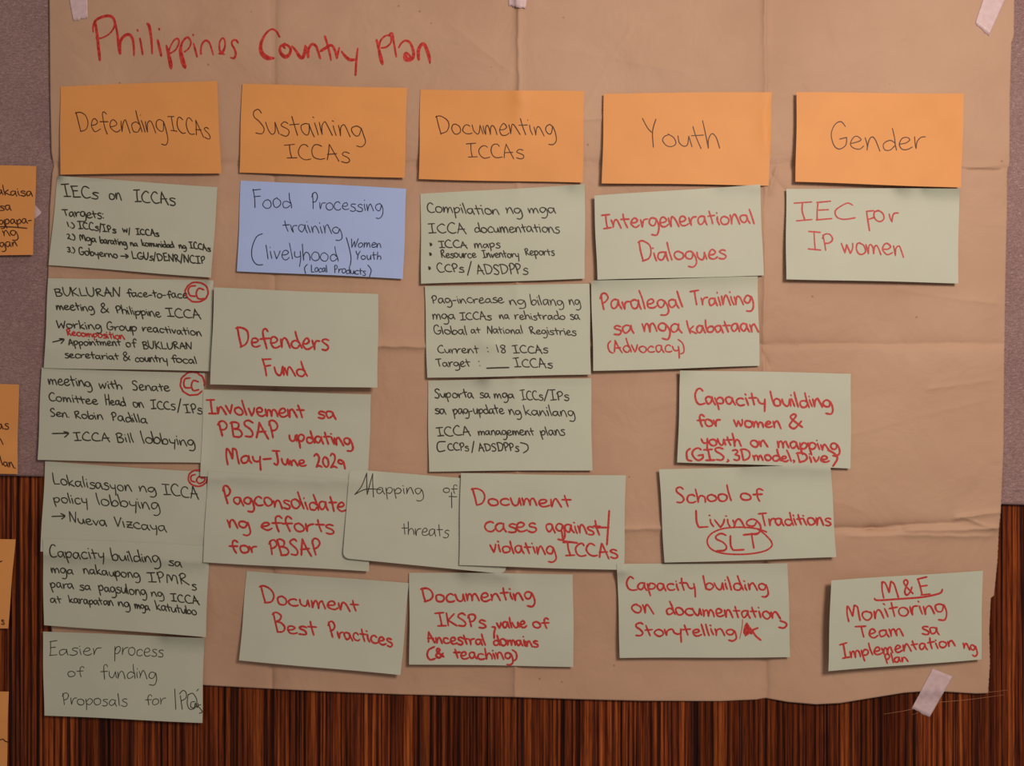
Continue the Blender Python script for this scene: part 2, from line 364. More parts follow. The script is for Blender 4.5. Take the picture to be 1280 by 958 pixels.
class Pen:
    """collects strokes in picture coordinates, read off crops with origin (ox,oy) and scale s"""
    def __init__(self, width, crop, seed=1):
        self.w = width; self.ox, self.oy, self.s = crop; self.r = random.Random(seed); self.groups = []; self.auto = True
    def tr(self, x, y): return (self.ox+x/self.s, self.oy+y/self.s)
    def raw(self, pts, width=None):
        """manual stroke in crop coordinates; a third value is the width factor"""
        wd = width or self.w; q = []
        for p in pts:
            x, y = self.tr(p[0], p[1]); q.append((x, y, wd*(p[2] if len(p) > 2 else 1)))
        st = catmull(q)
        if self.auto:
            b = [min(x for s_ in st for x, y, w_ in s_), min(y for s_ in st for x, y, w_ in s_), max(x for s_ in st for x, y, w_ in s_), max(y for s_ in st for x, y, w_ in s_)]
            last = self.groups[-1] if self.groups else None
            near = last and last[0] == 'pen_mark' and any(b[0]-2.5 < x < b[2]+2.5 and b[1]-2.5 < y < b[3]+2.5 for s_ in last[1] for x, y, w_ in s_)
            if not near: self.groups.append(['pen_mark', []])
        self.groups[-1][1].extend(st)
        return self
    def word(self, text, x0, y0, x1, y1, xh, cap=1.0, lean=0.15, width=None):
        r = self.r; wd = (width or self.w)*.94; self.groups.append(['written_word', []]); xh = xh*.93; cap = cap/.93
        gap = .07; adv = sum(GP[c][0] for c in text)+gap*(len(text)-1)
        h0 = 1.6*cap if (text[0].isupper() or text[0] in '0123456789(') else (1.8 if text[0] in 'bdfhklt' else .9)
        x0 = x0+lean*h0*xh*.9
        kx = (x1-x0)/adv; slope = (y1-y0)/max(1e-3, (x1-x0)); cx = 0.0
        for c in text:
            gw, sts = GP[c]; jy = r.uniform(-.07, .07); js = r.uniform(.88, 1.1); jl = r.uniform(-.07, .07)
            up = c.isupper() or c in '0123456789()'
            for st in sts:
                q = []
                for (gx_, gy_) in st:
                    h = gy_*js*(cap if up else 1)+jy
                    if not up and h > 1.05: h = 1.05+(h-1.05)*(0.75+0.25*cap)
                    h += r.uniform(-.045, .045)
                    X = x0+(cx+gx_+r.uniform(-.04, .04))*kx-(lean+jl)*h*xh
                    Y = y0+slope*(cx+gx_)*kx-h*xh
                    x, y = self.tr(X, Y)
                    q.append((x, y, wd*r.uniform(.85, 1.12)))
                # keep corners sharp
                for i in range(1, len(st)):
                    if st[i] == st[i-1]: q[i] = q[i-1]
                self.groups[-1][1].extend(catmull(q))
            cx += gw+gap
        return self
    def ring(self, cx, cy, rx, ry, a0=0, a1=390, width=None, wob=.03):
        n = 26; p = []
        for i in range(n+1):
            a = math.radians(a0+(a1-a0)*i/n); f = 1+self.r.uniform(-wob, wob)
            p.append((cx+rx*f*math.cos(a), cy+ry*f*math.sin(a)))
        return self.raw(p, width)

RIB = [0]
def ribbons(strokes):
    """flat ink outlines in picture coordinates -> (points px,py), faces"""
    pts, faces = [], []; off = []
    for si, s in enumerate(strokes):
        n = len(s)
        if n < 2: continue
        b = len(pts)
        for i, (x, y, wd) in enumerate(s):
            a = s[max(0, i-1)]; c = s[min(n-1, i+1)]
            tx, ty = c[0]-a[0], c[1]-a[1]; L = math.hypot(tx, ty) or 1; tx /= L; ty /= L
            hw = wd/2*(0.82 if i in (0, n-1) else 1)
            pts.append((x-ty*hw, y+tx*hw)); pts.append((x, y)); pts.append((x+ty*hw, y-tx*hw))
            if i:
                q = b+3*i
                faces.append((q-3, q-2, q+1, q)); faces.append((q-2, q-1, q+2, q+1))
            if i in (0, n-1):
                sg = -1 if i == 0 else 1; cap = []
                for t in (-60, -30, 0, 30, 60):
                    cap.append((x+sg*tx*hw*math.cos(math.radians(t))-ty*hw*math.sin(math.radians(-t)),
                                y+sg*ty*hw*math.cos(math.radians(t))+tx*hw*math.sin(math.radians(-t))))
                caps = (i, cap)
                k0 = len(pts)
                if i == 0: cap0 = cap
                else: cap1 = cap
        q0, q1 = b+1, b+3*(n-1)+1
        for cap, q in ((cap0, q0), (cap1, q1)):
            k0 = len(pts); pts += cap
            ring = [q+1]+list(range(k0, k0+5))+[q-1]
            for i in range(6): faces.append((q, ring[i], ring[i+1]))
        for i in range(n): off += [0.02*((si*5) % 7)/7+0.05*i/n]*3
        off += [0.02*((si*5) % 7)/7]*5+[0.02*((si*5) % 7)/7+0.05]*5
    RIB[0] = np.array(off); return np.array(pts), faces

def ink(name, pens, depth_fn, m, parent, label=None, lift=0.14):
    if not isinstance(pens, list):
        for gname, st in pens.groups: ink(name if name != 'handwriting' else gname, [st], depth_fn, m, parent, label, lift)
        return
    st = pens[0]
    pts, faces = ribbons(st)
    d = depth_fn(pts[:, 0], pts[:, 1])+lift+RIB[0]
    # faces must look toward the camera: orient by signed area in the picture
    ff = []
    for f in faces:
        A = 0
        for i in range(len(f)):
            x0, y0 = pts[f[i]]; x1, y1 = pts[f[(i+1) % len(f)]]; A += x0*y1-x1*y0
        ff.append(f if A < 0 else f[::-1])
    v = [P(x, y, z) for (x, y), z in zip(pts.tolist(), d.tolist())]
    o = link_mesh(name, v, ff, m, tuple(parent.location), parent=parent)
    if label: o['label'] = label
    return o

# ------------------------------------------------------------------ cards
def inv_bilinear(c, px, py, it=8):
    (x0, y0), (x1, y1), (x2, y2), (x3, y3) = c    # TL TR BR BL
    u = np.full(px.shape, .5); v = np.full(px.shape, .5)
    for _ in range(it):
        X = (1-u)*(1-v)*x0+u*(1-v)*x1+u*v*x2+(1-u)*v*x3-px
        Y = (1-u)*(1-v)*y0+u*(1-v)*y1+u*v*y2+(1-u)*v*y3-py
        a = (1-v)*(x1-x0)+v*(x2-x3); b = (1-u)*(x3-x0)+u*(x2-x1)
        cc = (1-v)*(y1-y0)+v*(y2-y3); d = (1-u)*(y3-y0)+u*(y2-y1)
        det = a*d-b*cc
        u = u-(d*X-b*Y)/det; v = v-(-cc*X+a*Y)/det
    return u, v
card_no = [0]
def card(kind, corners, lift, label, group, rounded=0.0, sag=0.5, dent=None, clear=0.85, pct=70):
    """corners TL TR BR BL in mm on the wall; lift = how far each corner stands off (mm)"""
    card_no[0] += 1; seed = card_no[0]
    nu, nv = 69, 39
    u, v = np.meshgrid(np.linspace(0, 1, nu), np.linspace(0, 1, nv))
    c = corners
    def bl(q): return (1-u)*(1-v)*q[0]+u*(1-v)*q[1]+u*v*q[2]+(1-u)*v*q[3]
    px = bl([p[0] for p in c]); py = bl([p[1] for p in c])
    # cut edges are never quite straight
    px += 0.35*np.sin(v*7+seed)*(abs(u-.5)*2)**6; py += 0.35*np.sin(u*6+seed*2)*(abs(v-.5)*2)**6
    if rounded:
        w_, h_ = 200.0, 115.0
        X = u*w_; Y = v*h_
        for cxn, cyn in ((rounded, h_-rounded), (rounded, rounded), (w_-rounded, h_-rounded)):
            m_ = (np.sign(X-cxn) == (-1 if cxn < 100 else 1)) & (np.sign(Y-cyn) == (-1 if cyn < 60 else 1))
            rr = np.hypot(X-cxn, Y-cyn); cheb = np.maximum(abs(X-cxn), abs(Y-cyn))
            f = np.where(m_ & (rr > 1e-6), cheb/np.maximum(rr, 1e-6), 1)
            X = cxn+(X-cxn)*f if False else np.where(m_, cxn+(X-cxn)*f, X); Y = np.where(m_, cyn+(Y-cyn)*f, Y)
        u2, v2 = X/w_, Y/h_
        px = (1-u2)*(1-v2)*c[0][0]+u2*(1-v2)*c[1][0]+u2*v2*c[2][0]+(1-u2)*v2*c[3][0]
        py = (1-u2)*(1-v2)*c[0][1]+u2*(1-v2)*c[1][1]+u2*v2*c[2][1]+(1-u2)*v2*c[3][1]
    r = np.maximum(sampleH(px, py, 3), sampleH(px, py, 1))+clear
    n = smooth_noise(px, py, 150, seed+20)*0.22 + smooth_noise(px, py, 60, seed+70)*0.07
    lift = [a*1.6+.3 for a in lift]
    def bl2(q, s=1.5):
        vv = v**s
        return (1-u)*(1-vv)*q[0]+u*(1-vv)*q[1]+u*vv*q[2]+(1-u)*vv*q[3]
    plane = np.percentile(r, pct)+bl2(lift)+n+sag*np.sin(u*math.pi)*(0.3+0.7*v)
    # tape loop behind the upper middle pushes the card out a little
    plane += 0.7*np.exp(-(((u-.45-.1*math.sin(seed))*200/26)**2+((v-.1)*115/14)**2))
    if dent is not None: plane += 1.6*np.exp(-((px-dent[0])/4.5)**2-((py-dent[1])/2.2)**2)
    d = np.maximum(plane, r)
    for _ in range(40):
        p = np.pad(d, 1, mode='edge')
        # second-order edge padding keeps the corners lifted
        p[0, 1:-1] = 2*d[0]-d[1]; p[-1, 1:-1] = 2*d[-1]-d[-2]; p[1:-1, 0] = 2*d[:, 0]-d[:, 1]; p[1:-1, -1] = 2*d[:, -1]-d[:, -2]
        b = (p[:-2, 1:-1]+p[2:, 1:-1]+p[1:-1, :-2]+p[1:-1, 2:])/4
        d = np.maximum(r, .5*d+.5*b)
    TH = 0.28
    cx = sum(p[0] for p in c)/4; cyb = max(c[2][1], c[3][1])
    org = P(cx, cyb, float(d[-1].mean()))
    f_ = [P(a, b_, z) for a, b_, z in zip(px.ravel().tolist(), py.ravel().tolist(), d.ravel().tolist())]
    g_ = [P(a, b_, z-TH) for a, b_, z in zip(px.ravel().tolist(), py.ravel().tolist(), d.ravel().tolist())]
    N = nu*nv; ii = np.arange(N).reshape(nv, nu)
    q = np.stack([ii[:-1, :-1], ii[1:, :-1], ii[1:, 1:], ii[:-1, 1:]], -1).reshape(-1, 4)
    faces = q.tolist()+(q[:, ::-1]+N).tolist()
    rim = ii[0, :].tolist()+ii[1:, -1].tolist()+ii[-1, -2::-1].tolist()+ii[-2:0:-1, 0].tolist()
    nr = len(rim)
    # separate rim vertices so the cut edge stays crisp
    vs = f_+g_; base = len(vs)
    vs += [f_[i] for i in rim]+[g_[i] for i in rim]
    for i in range(nr):
        j = (i+1) % nr; faces.append((base+i, base+j, base+nr+j, base+nr+i))
    o = link_mesh('note_card', vs, faces, M[kind], org)
    tag(o, label, 'note card', group)
    # rasterise into the height map
    x0, x1 = int(px.min())-1, int(px.max())+2; y0, y1 = int(py.min())-1, int(py.max())+2
    X, Y = np.meshgrid(np.arange(x0, x1).astype(float), np.arange(y0, y1).astype(float))
    uu, vv = inv_bilinear(c, X, Y)
    def depth_uv(uu, vv):
        a = np.clip(uu, 0, 1)*(nu-1); b = np.clip(vv, 0, 1)*(nv-1)
        i = np.minimum(a.astype(int), nu-2); j = np.minimum(b.astype(int), nv-2); a = a-i; b = b-j
        return (1-a)*(1-b)*d[j, i]+a*(1-b)*d[j, i+1]+a*b*d[j+1, i+1]+(1-a)*b*d[j+1, i]
    ins = (uu >= 0) & (uu <= 1) & (vv >= 0) & (vv <= 1)
    ins &= (Y-HY >= 0) & (Y-HY < HH) & (X-HX >= 0) & (X-HX < HW)
    dz = depth_uv(uu, vv)
    iy = (Y[ins]-HY).astype(int); ix = (X[ins]-HX).astype(int)
    H[iy, ix] = np.maximum(H[iy, ix], dz[ins])
    def depth(px_, py_):
        a, b = inv_bilinear(c, px_, py_); return depth_uv(a, b)
    return o, depth

# ---- title on the kraft paper
T = Pen(3.4, (100, 10, 7.98), 5); T.auto = False; T.groups = [['written_word', []]]
T.raw([(132, 240, .5), (131, 190, .7), (152, 130, .9), (200, 97), (280, 78, 1.1), (330, 100), (347, 170, .8), (300, 250, .6), (220, 298, .6), (160, 300, .6)])
T.raw([(150, 130, .9), (168, 250), (185, 400, 1.1), (198, 520, 1)])
T.raw([(347, 130, .8), (370, 240, .8), (388, 380, 1.2), (400, 455, 1), (400, 455, 1), (402, 340, 1), (440, 280, 1.1), (490, 265, 1.1), (525, 310, 1), (537, 400, .8), (538, 475, .6)])
T.raw([(597, 300, .7), (612, 380, .8), (625, 465, .7)]).raw([(573, 218, .8), (577, 228, .8)])
T.raw([(672, 155, 1.1), (692, 190, 1.1), (712, 320, .9), (720, 455, .7)])
T.raw([(775, 320, .9), (793, 400, 1), (811, 478, .9)]).raw([(789, 205, .8), (791, 216, .8)])
T.raw([(862, 375, .8), (880, 450, 1.1), (900, 540, 1.5), (908, 600, 1.2)]).raw([(885, 450, .8), (895, 400, .6), (935, 325, .6), (975, 305, .7), (987, 345, .7), (955, 415, .6), (895, 455, .6)])
T.raw([(1010, 365, .8), (1003, 430, 1.3), (1025, 530, 1.7), (1047, 592, 1.4)]).raw([(1003, 430, .9), (1020, 345, .8), (1070, 292, .8), (1105, 335, .7), (1090, 395, .6), (1040, 440, .6)])
T.raw([(1133, 355, .6), (1152, 425, .8), (1168, 488, .7)]).raw([(1127, 264, .8), (1131, 272, .8)])
T2 = Pen(3.0, (240, 30, 8.0), 6); T2.auto = False; T2.groups = T.groups
T2.raw([(90, 300, .9), (90, 240, .8), (110, 185, .8), (145, 165, .9), (175, 190, .8), (195, 245, .7), (212, 308, .6)])
T2.raw([(270, 295, .9), (300, 288, 1.2), (328, 230, .8), (328, 165, .7), (305, 140, .7), (278, 180, .7), (274, 240, .8), (290, 290, .9), (325, 303, .6)])
T2.raw([(462, 188, .8), (440, 162, .9), (408, 165, .8), (398, 200, .8), (425, 250, .9), (437, 300, 1), (420, 342, .9), (385, 335, .6)])
T.groups.append(['written_word', []])
T2.raw([(875, 130, .9), (845, 75, .9), (800, 52, .8), (745, 88, .9), (700, 165, 1.2), (686, 235, 1.5), (703, 298, 1.9), (755, 338, 2), (820, 342, .8)])
T2.raw([(930, 195, .9), (885, 225, 1), (884, 285, 1.3), (932, 328, 1.7), (975, 300, 1.3), (985, 245, 1.1), (945, 208, 1), (912, 222, 1), (932, 242, .8)])
T2.raw([(1000, 220, .8), (1040, 270, 1.1), (1080, 330, 1.5), (1110, 330, 1.5), (1128, 270, 1.2), (1132, 215, .8), (1132, 215, .9), (1150, 260, 1.1), (1162, 332, 1.1)])
T2.raw([(1162, 330, 1.1), (1165, 255, 1.1), (1200, 202, 1.1), (1240, 222, 1.1), (1262, 280, 1), (1283, 345, .9)])
T3 = Pen(3.2, (380, 30, 7.111), 7); T3.auto = False; T3.groups = T.groups
T3.raw([(185, 108, 1), (208, 180, .9), (228, 260, .9), (240, 322, .7)]).raw([(148, 240, 1.1), (185, 218, 1.2), (225, 192, 1.1), (250, 192, 1), (275, 235, 1), (292, 305, .8), (292, 305, .9), (302, 255, .9), (314, 210, .7)])
T3.raw([(333, 243, .7), (370, 290, 1.2), (410, 318, 1.3), (455, 316, .9)]).raw([(478, 215, .7), (466, 320, .9), (458, 455, .9)])
T.groups.append(['written_word', []])
T3.raw([(645, 142, 1), (662, 210, 1), (682, 300, 1.5), (697, 355, 1.2)]).raw([(665, 220, .8), (680, 150, .8), (725, 105, .7), (770, 108, .8), (772, 165, .7), (730, 205, .8), (685, 212, .6)])
T3.raw([(762, 88, .8), (785, 85, .9), (798, 160, .8), (820, 290, .8)])
T3.raw([(842, 210, .7), (870, 165, .8), (910, 148, .9), (950, 178, 1), (975, 262, 1.2), (958, 310, 1.4), (910, 312, 2), (898, 275, 1.4), (912, 258, 1), (955, 297, .9)])
T3.raw([(1020, 318, 1.1), (1016, 240, 1.4), (1042, 185, 1.3), (1070, 182, 1.3), (1098, 245, 1.4), (1113, 300, 1.3), (1120, 350, .6)])
ink('handwriting', T, paperH, M['title_red'], sheet, 'word of the red handwritten title', lift=0.16)

GH = 'orange heading cards in the top row'
GG = 'pale green note cards stuck on the brown paper'
GL = 'orange cards at the left edge of the picture'
BW = 1.75      # black pen, mm
# ---- orange heading cards
o, z = card('orange', [(75.5, 108), (271, 101), (276.5, 216.5), (75.2, 218)], (0, .5, 3, 3), 'orange heading card reading Defending ICCAs, first of the top row', GH)
p = Pen(1.25, (60, 0, 3.99), 11).word('Defending', 140, 655, 595, 662, 68, .9).word('ICCAs', 598, 652, 812, 690, 52, .95)
ink('handwriting', p, z, M['brown'], o)
o, z = card('orange', [(302.6, 105), (508.7, 110), (505.7, 222.5), (299.3, 216)], (0, .5, 3, 2), 'orange heading card reading Sustaining ICCAs, above the blue card', GH)
p = Pen(1.3, (320, 0, 3.99), 12).word('Sustaining', -22, 665, 542, 682, 66, 1.1).word('ICCAs', 140, 790, 472, 805, 50, .95)
ink('handwriting', p, z, M['brown'], o)
o, z = card('orange', [(525.5, 112), (730, 114), (728.5, 228.5), (523.7, 224)], (0, .5, 2, 3), 'orange heading card reading Documenting ICCAs, middle of the top row', GH)
p = Pen(1.3, (510, 0, 2.783), 13).word('Documenting', 98, 465, 515, 470, 38, 1).word('ICCAs', 200, 546, 405, 552, 30, 1)
ink('handwriting', p, z, M['brown'], o)
o, z = card('orange', [(755, 117), (965, 115), (961, 232), (752.5, 229)], (1.5, .5, 2, 4), 'orange heading card reading Youth', GH)
p = Pen(1.35, (510, 0, 2.783), 14).word('Youth', 818, 510, 1085, 514, 50, 1.2)
ink('handwriting', p, z, M['brown'], o)
o, z = card('orange', [(996, 115.5), (1205, 117), (1201.6, 234.5), (994.5, 227.4)], (3.5, .5, 4, 5), 'orange heading card reading Gender, last of the top row', GH)
p = Pen(1.35, (940, 0, 3.765), 15).word('Gender', 372, 706, 820, 704, 66, 1.32, lean=0)
ink('handwriting', p, z, M['brown'], o)
# ---- orange cards cut by the left edge
o, z = card('orange', [(-160, 203), (45.4, 208), (41.2, 319), (-163, 322)], (0, 1, 3, 3), 'orange card on the felt at the left edge, its writing partly cut off', GL)
p = Pen(1.5, (0, 190, 6.387), 16).word('nakaisa', -85, 335, 264, 355, 42, 1).word('sa', -5, 465, 92, 466, 42).word('agpapa-', -60, 580, 258, 570, 42)
p.raw([(-60, 596), (100, 600), (215, 610)]).word('ng', 22, 668, 140, 668, 45).word('agan', -55, 762, 140, 752, 42)
ink('handwriting', p, z, M['brown'], o)
o, z = card('orange', [(-185, 476), (23.5, 480.6), (21.6, 592.5), (-186, 590)], (0, .5, 2, 2), 'orange card at the left edge covering the lower rim of the felt board', GL)
p = Pen(1.5, (0, 470, 6.387), 17).word('as', -25, 425, 72, 425, 42).word('n', -28, 548, 30, 548, 45).word('lan.', 2, 715, 128, 738, 45, 1)
ink('handwriting', p, z, M['brown'], o)
o, z = card('orange', [(-192, 668), (19.3, 674.6), (10, 786), (-195, 783)], (0, .5, 3, 2), 'orange card on bare wood at the left edge, upper of the two on wood', GL)
p = Pen(1.5, (0, 660, 3.215), 18).raw([(-18, 142), (-4, 138), (8, 134)]).word('s', 3, 385, 18, 388, 18)
ink('handwriting', p, z, M['brown'], o)
o, z = card('orange', [(-196, 862), (10.9, 865.3), (8, 980), (-198, 977)], (0, .5, 2, 2), 'orange card in the lower left corner of the picture, on bare wood', GL)
p = Pen(1.4, (0, 660, 3.215), 19).raw([(-20, 835), (0, 852), (12, 850), (20, 858), (32, 862)])
ink('handwriting', p, z, M['brown'], o)
# ---- blue card
o, z = card('blue', [(301, 225.4), (507.8, 235.8), (503.8, 348.5), (296.5, 339)], (0, .5, 2, 2.5), 'pale blue card reading Food Processing training', 'blue note card')
p = Pen(1.25, (290, 220, 5.565), 20).word('Food', 145, 218, 415, 224, 64, 1.15, 0).word('Processing', 550, 228, 1050, 248, 56, 1.35, 0)
p.word('training', 352, 390, 762, 404, 56).raw([(212, 402), (170, 425), (140, 500), (140, 570), (170, 615), (215, 618)])
p.word('livelyhood', 238, 575, 740, 592, 62, 1.1, 0).raw([(795, 428), (815, 500), (828, 570), (822, 625)])
p.word('Women', 825, 498, 1040, 498, 36, 1, -.1).word('Youth', 860, 582, 1038, 580, 34, 1, -.1)
p.raw([(525, 615), (505, 640), (512, 680)]).word('Local', 552, 668, 662, 668, 30, 1, -.05).word('Products', 712, 672, 930, 690, 32, 1, -.05).raw([(945, 620), (968, 655), (955, 705)])
ink('handwriting', p, z, M['navy'], o)

# ---- green cards, lowest in the overlap first
o, z = card('green', [(72, 220), (272, 234), (264, 347), (61, 331.5)], (0, .5, 3, 1.5), 'green card in black pen headed IECs on ICCAs with a numbered list', GG)
p = Pen(BW, (50, 210, 5.333), 21).word('IECs', 145, 188, 392, 205, 48, 1.05).word('on', 455, 208, 546, 214, 44).word('ICCAs', 618, 224, 906, 246, 48)
p.word('Targets:', 145, 318, 430, 338, 36, .8).word('1.)', 178, 392, 232, 402, 24, .9).word('ICCs/IPs', 250, 402, 510, 435, 30).word('w/', 550, 430, 608, 440, 28).word('ICCAs', 635, 442, 795, 456, 25)
p.word('2.)', 178, 472, 236, 484, 24, .9).word('Mga', 262, 486, 376, 494, 28).word('barating', 395, 500, 580, 518, 27, 1).word('na', 600, 518, 652, 522, 24).word('komunidad', 675, 520, 895, 532, 25, 1).word('ng', 925, 536, 976, 540, 24).word('ICCAs', 993, 532, 1138, 556, 26)
p.word('3.)', 178, 558, 234, 568, 24, .9).word('Gobyerno', 256, 578, 520, 600, 28).raw([(538, 588), (586, 590)]).raw([(568, 575), (588, 590), (572, 602)]).word('LGUs/DENR/NCIP', 610, 605, 1104, 638, 31, 1)
ink('handwriting', p, z, M['black'], o)

o, z = card('green', [(56.6, 577), (260, 591), (255, 702), (50.5, 690)], (0, 0, 1, 1.5), 'green card in black pen reading Lokalisasyon ng ICCA policy lobbying', GG)
p = Pen(1.6, (45, 570, 5.333), 22).word('Lokalisasyon', 105, 190, 640, 238, 42, 1.2).word('ng', 685, 240, 802, 246, 40).word('ICCA', 840, 255, 1088, 288, 47)
p.word('policy', 115, 308, 348, 325, 40, 1).word('lobbying', 400, 326, 828, 362, 44, 1.1).raw([(105, 405), (190, 402)]).raw([(165, 385), (193, 402), (170, 422)]).word('Nueva', 214, 442, 476, 470, 40).word('Vizcaya', 512, 470, 872, 510, 42)
ink('handwriting', p, z, M['black'], o)
p = Pen(2.2, (45, 570, 5.333), 23); p.auto = False; p.groups = [['circled_mark', []]]
p.ring(1078, 150, 64, 54).raw([(1062, 125), (1035, 135), (1035, 165), (1060, 175)]).raw([(1110, 145), (1085, 140), (1070, 165), (1090, 185), (1120, 170), (1125, 148), (1100, 150)])
ink('circled_mark', p, z, M['red'], o, 'small red circled letters CC')

o, z = card('green', [(53.4, 673), (262, 683), (257, 796.6), (54.8, 781.6)], (0, 0, 3, 1.5), 'green card in black pen reading Capacity building sa mga nakaupong IPMRs', GG)
p = Pen(1.65, (45, 670, 5.333), 24).word('Capacity', 80, 145, 458, 155, 46, 1.1).word('building', 495, 165, 828, 182, 44, 1.05).word('sa', 880, 194, 974, 208, 38)
p.word('mga', 98, 245, 252, 256, 36).word('nakaupong', 312, 252, 694, 284, 36).word('IPMR', 738, 305, 1020, 325, 38, 1.1).word('s', 1035, 360, 1072, 362, 42)
p.word('para', 95, 345, 252, 355, 35).word('sa', 288, 360, 368, 364, 32).word('pagsulong', 415, 368, 738, 400, 37).word('ng', 765, 405, 852, 410, 34).word('ICCA', 893, 435, 1092, 458, 33)
p.word('at', 93, 445, 172, 450, 30).word('karapatan', 215, 446, 518, 466, 32, .9).word('ng', 545, 470, 628, 480, 34).word('mga', 655, 483, 760, 496, 34).word('katutubo', 795, 495, 1075, 530, 34, 1.0)
ink('handwriting', p, z, M['black'], o)

o, z = card('green', [(53.4, 789.8), (255, 797.8), (252.8, 904), (55.3, 894.8)], (0, .5, 2.5, 1.5), 'green card reading Easier process of funding, lowest in the left column', GG)
p = Pen(1.1, (45, 780, 5.333), 25).word('Easier', 88, 212, 430, 205, 50, 1.1, -.05).word('process', 520, 205, 850, 222, 52, 1, -.05).word('of', 210, 352, 316, 352, 40, 1, -.05).word('funding', 432, 362, 806, 366, 54, 1, -.05)
p.word('Proposals', 178, 540, 608, 548, 48, 1.05, -.05).word('for', 733, 538, 862, 538, 42, .9, -.1).raw([(925, 435), (928, 500), (932, 572)]).raw([(962, 480), (968, 520), (975, 572)]).raw([(955, 470), (980, 445), (1000, 460), (1000, 495), (970, 515)])
p.raw([(1015, 470), (1008, 530), (1025, 570), (1060, 560), (1072, 510), (1045, 465), (1015, 475)]).raw([(1060, 520), (1035, 525), (1032, 555), (1055, 560), (1062, 530), (1075, 560), (1080, 530)]).raw([(1083, 435), (1072, 450)]).raw([(1100, 540), (1080, 548), (1098, 570), (1108, 590), (1088, 598)])
ink('handwriting', p, z, M['black'], o)

o, z = card('green', [(52, 460), (256, 467), (250.5, 579), (47, 575.4)], (0, 0, 2.5, 2), 'green card in black pen ending with an arrow and ICCA Bill lobbying', GG)
p = Pen(1.7, (45, 455, 5.333), 26).word('meeting', 80, 138, 372, 154, 42).word('with', 415, 165, 576, 168, 37, .95).word('Senate', 636, 174, 894, 184, 36, 1.05)
p.word('Comittee', 80, 246, 415, 270, 35, 1.1).word('Head', 455, 272, 598, 280, 36, 1.1).word('on', 645, 290, 720, 294, 37).word('ICCs', 760, 300, 932, 304, 36).raw([(965, 232), (945, 325)]).word('IPs', 985, 325, 1110, 332, 38)
p.word('Sen.', 90, 350, 226, 358, 33).word('Robin', 253, 362, 448, 372, 32).word('Padilla', 498, 380, 744, 396, 36).raw([(108, 465), (215, 463)]).raw([(185, 452), (217, 463), (190, 490)]).word('ICCA', 245, 510, 497, 516, 36).word('Bill', 530, 520, 657, 526, 36).word('lobbying', 700, 526, 1062, 546, 44, .95)
ink('handwriting', p, z, M['black'], o)
p = Pen(2.3, (45, 455, 5.333), 27); p.auto = False; p.groups = [['circled_mark', []]]
p.ring(1043, 133, 80, 77, 40, 370).raw([(1028, 95), (995, 100), (985, 130), (995, 158), (1030, 160)]).raw([(1082, 120), (1050, 112), (1036, 145), (1050, 178), (1085, 172)])
ink('circled_mark', p, z, M['red'], o, 'red circled letters CC')

o, z = card('green', [(60.3, 347.8), (267, 350.5), (263, 464.3), (55, 460)], (0, 0, 3, .5), 'green card in black pen beginning BUKLURAN with one red word between lines', GG)
p = Pen(1.7, (50, 340, 5.333), 28).word('BUKLURAN', 95, 160, 542, 165, 34).word('face-to-face', 575, 166, 985, 176, 32).word('meeting', 105, 250, 362, 262, 34).word('&', 398, 272, 465, 276, 44).word('Philippine', 500, 276, 808, 300, 34).word('ICCA', 838, 296, 1078, 314, 38)
p.word('Working', 105, 372, 412, 384, 32).word('Group', 440, 388, 648, 396, 34).word('reactivation', 680, 396, 1078, 426, 32, .85).raw([(85, 468), (120, 460), (155, 450)]).raw([(128, 446), (160, 450), (140, 478)]).word('Appointment', 185, 488, 540, 494, 29, .9).word('of', 570, 500, 642, 500, 30).word('BUKLURAN', 680, 512, 1018, 516, 30)
p.word('secretariat', 162, 570, 528, 586, 30, .85).word('&', 550, 590, 608, 590, 38).word('country', 630, 598, 852, 604, 31).word('focal', 868, 602, 1048, 612, 30, 1)
ink('handwriting', p, z, M['black'], o)
p = Pen(2.3, (50, 340, 5.333), 29); p.auto = False; p.groups = [['circled_mark', []]]
p.ring(1045, 135, 76, 66, 10, 395).raw([(1038, 92), (1002, 98), (988, 125), (1002, 158), (1038, 162)]).raw([(1092, 120), (1060, 110), (1042, 140), (1055, 178), (1098, 178)])
ink('circled_mark', p, z, M['red'], o, 'red circled letters CC')
p = Pen(2.0, (50, 340, 5.333), 30).word('Recomposition', 172, 422, 565, 450, 27, 1)
ink('inserted_word', p, z, M['red'], o, 'small red inserted word')

o, z = card('green', [(254.5, 487), (464, 493), (460, 602), (250.6, 595.6)], (0, 0, 1.5, 2), 'green card in red marker reading Involvement sa PBSAP updating', GG)
p = Pen(2.8, (240, 475, 5.333), 31).word('Involvement', 95, 222, 755, 252, 56, 1.15).word('sa', 832, 250, 962, 262, 50).word('PBSAP', 170, 372, 592, 392, 66, 1.05).word('updating', 642, 412, 1072, 436, 52, .95)
p.word('May', 215, 562, 468, 556, 50, 1.3).raw([(475, 530), (528, 526)]).word('June', 535, 566, 762, 576, 42, 1.35).word('2029', 812, 584, 1022, 586, 60, .98)
ink('handwriting', p, z, M['red'], o)

o, z = card('green', [(267.8, 359.7), (473, 368), (471.8, 485), (262.8, 481)], (0, .5, 4, 4), 'green card in red marker reading Defenders Fund', GG, dent=(354, 368), clear=1.0, pct=99)
p = Pen(2.7, (250, 355, 5.333), 32).word('Defenders', 238, 415, 862, 436, 68, 1.3).word('Fund', 412, 608, 714, 614, 66, 1.15)
ink('handwriting', p, z, M['red'], o)

